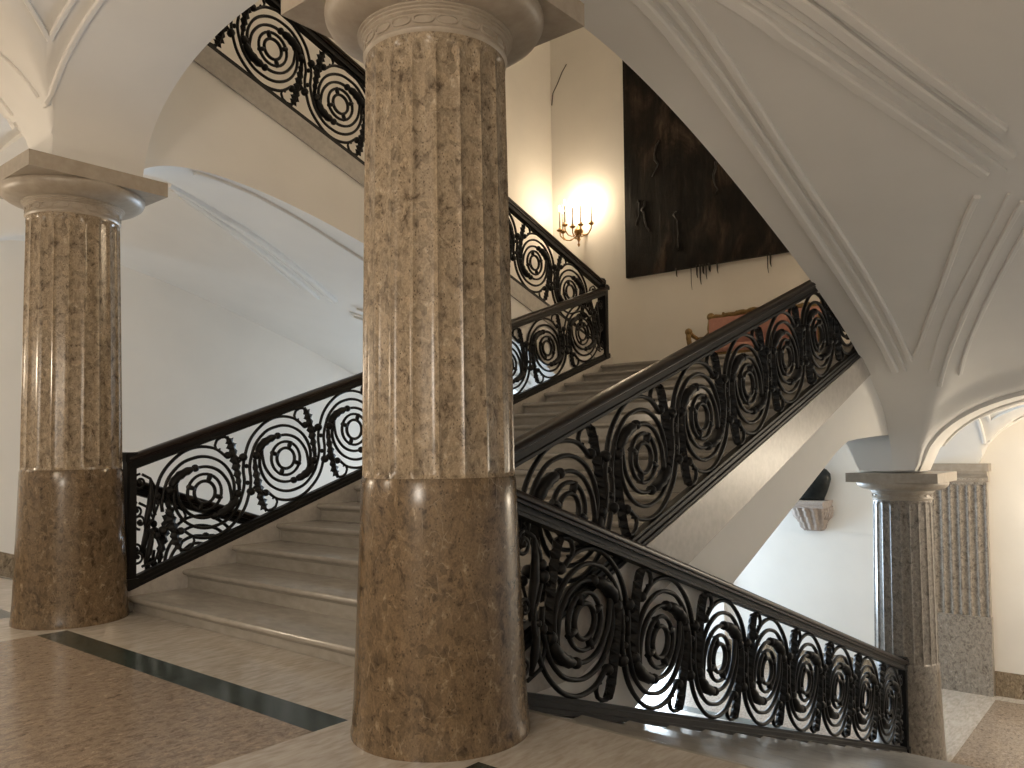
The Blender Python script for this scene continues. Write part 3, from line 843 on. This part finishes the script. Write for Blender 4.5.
# ------------------------------------------------------------------ bracket and bust
BY = 2.62
t = thing('wall_bracket', 'carved stone wall bracket under a dark bust, beyond the stairs', 'bracket', (XB, BY, .40))
mb = MB()
mb.box((-.60, -.38, -.05), (0, .38, 0)); mb.prism([(0, -.05), (-.58, -.05), (-.55, -.085), (-.52, -.10), (-.52, -.14), (0, -.14)], -.36, .36)
mb.build('shelf', M_OLD, t)
mb = MB()
secs = [(-.13, .50, .34), (-.19, .49, .33), (-.22, .42, .325), (-.31, .40, .315), (-.34, .32, .30), (-.43, .30, .29), (-.46, .22, .27), (-.55, .20, .25), (-.60, .13, .20), (-.62, .08, .14)]
vs = []; n = 40
for z, dx, wy in secs:
    for k in range(n+1):
        a = PI*k/n; fl = 1+.07*math.sin(a*13)*(1-.0*z)
        vs.append((-dx*math.sin(a)**.6*fl, wy*math.cos(a)*fl*.98, z))
m = n+1
mb.add(vs, [(i*m+k, i*m+k+1, (i+1)*m+k+1, (i+1)*m+k) for i in range(len(secs)-1) for k in range(n)], 0, True)
for sy in (-1, 1):
    for i in range(5):
        mb.tube([(-.06-.05*i, sy*(.37-.03*i), -.12), (-.10-.05*i, sy*(.39-.03*i), -.2), (-.09-.04*i, sy*(.36-.035*i), -.32), (-.08-.02*i, sy*(.27-.035*i), -.44)], [.03, .036, .03, .015], 6)
for i in range(7): mb.ball((-.10, -.15+.05*i, -.585), .034, u=8, w=5)
mb.build('console', M_OLD, t)
t = thing('bust', 'dark bronze bust on the carved wall bracket', 'sculpture', (XB-.20, BY, .40))
def ring_loft(mb, rings, n=24):
    vs = []
    for (cx, cy, cz, rx, ry) in rings:
        for k in range(n):
            a = 2*PI*k/n; vs.append((cx+rx*math.cos(a), cy+ry*math.sin(a), cz))
    m = len(rings)
    mb.add(vs, [(i*n+k, i*n+(k+1) % n, (i+1)*n+(k+1) % n, (i+1)*n+k) for i in range(m-1) for k in range(n)], 0, True)
    mb.add(vs[:n], [tuple(range(n))[::-1]]); mb.add(vs[-n:], [tuple(range(n))])
mb = MB()
ring_loft(mb, [(0, 0, 0, .14, .28), (0, 0, .05, .14, .29), (0, 0, .16, .155, .34), (0, 0, .30, .17, .39), (0, 0, .42, .175, .42), (0, 0, .52, .165, .41), (0, 0, .60, .15, .34), (.01, 0, .66, .12, .22), (.01, 0, .71, .09, .11), (0, 0, .78, .085, .09),
               (-.02, 0, .84, .10, .09), (-.03, 0, .90, .13, .10), (-.02, 0, .98, .145, .115), (0, 0, 1.06, .15, .12), (0, 0, 1.13, .135, .11), (.01, 0, 1.18, .09, .08), (.01, 0, 1.205, .02, .02)])
mb.ball((-.165, 0, .97), .03, 1, .7, 1.4, 8, 6)
for sy in (-1, 1): mb.ball((-.01, sy*.118, .97), .03, .7, .4, 1.2, 8, 6); mb.ball((-.135, sy*.045, 1.0), .018, u=8, w=5)
mb.ball((-.15, 0, .90), .03, .6, 1.3, .35, 8, 5)
mb.build('figure', M_BRONZE, t)

# ------------------------------------------------------------------ lights
def light(name, kind, loc, power, col, size=.2, rot=None, sy=None):
    l = bpy.data.lights.new(name, kind); l.energy = power; l.color = col
    if kind == 'POINT': l.shadow_soft_size = size
    if kind == 'AREA':
        l.size = size
        if sy: l.shape = 'RECTANGLE'; l.size_y = sy
    o = bpy.data.objects.new(name, l); COL.objects.link(o); o.location = loc
    if rot: o.rotation_euler = rot
    return o
WARM = (1., .80, .56)
NEUT = (1., .885, .75)
light('sconce_glow', 'POINT', (SX-.16, SY-.02, SZ+.76), 62, WARM, .12)
light('second_sconce_glow', 'POINT', (XB-.45, -2.6, SZ+.7), 430, WARM, .2)
light('left_lamp', 'POINT', (-2.2, 6.6, 2.5), 125, (1., .83, .62), .2)
light('hall_lamp', 'POINT', (-3.4, 2.3, 2.5), 62, (1., .84, .65), .25)
light('rear_fill', 'POINT', (-5.6, -1.6, 2.4), 235, NEUT, .35)  # added fill light behind the viewer, lifts the right vault
light('lower_lamp', 'POINT', (11.2, -3.2, 1.2), 230, (1., .85, .65), .25)
light('daylight_window', 'AREA', (11.0, YL-.1, -.7), 430, (.54, .76, 1.), 2.2, (-PI/2, 0, 0), 2.6)
light('left_lane_fill', 'AREA', (XB-.1, 6.9, -.9), 620, (.74, .87, 1.), 2.2, (0, PI/2, 0), 2.6)  # added daylight fill that brightens the left lane wall; no window stands here
light('stairwell_fill', 'POINT', (5.0, 2.3, 11.0), 190, (1., .87, .68), .5)  # unseen light added high up to brighten the upper stair hall
w = bpy.data.worlds.new('World'); SC.world = w; w.use_nodes = True
w.node_tree.nodes['Background'].inputs[0].default_value = (1., .9, .78, 1); w.node_tree.nodes['Background'].inputs[1].default_value = .05

# ------------------------------------------------------------------ camera
cam = bpy.data.cameras.new('camera'); co = bpy.data.objects.new('camera', cam); COL.objects.link(co)
F, HY, YAW, CX, CY, ROLL, PITCH = 812.06, 420.69, .6912, -3.143, -3.117, -.0113, .0331
cam.sensor_width = 36; cam.lens = F/1024*36
cam.shift_y = (HY-384)/1024
cam.clip_start = .05
fwd = Vector((math.cos(YAW)*math.cos(PITCH), math.sin(YAW)*math.cos(PITCH), math.sin(PITCH)))
right = Vector((math.sin(YAW), -math.cos(YAW), 0)); up = right.cross(fwd)
cr, sr = math.cos(ROLL), math.sin(ROLL)
# image x/y axes turned by the roll
R2 = right*cr + up*sr
U2 = -right*sr + up*cr
m = Matrix.Identity(4)
for i in range(3): m[i][0] = R2[i]; m[i][1] = U2[i]; m[i][2] = -fwd[i]; m[i][3] = (CX, CY, 1.5)[i]
co.matrix_world = m
SC.camera = co
vs_ = SC.view_settings
SC.display_settings.display_device = 'sRGB'
vs_.view_transform = 'Standard'; vs_.look = 'None'; vs_.exposure = 0.; vs_.gamma = 1.; vs_.use_curve_mapping = False
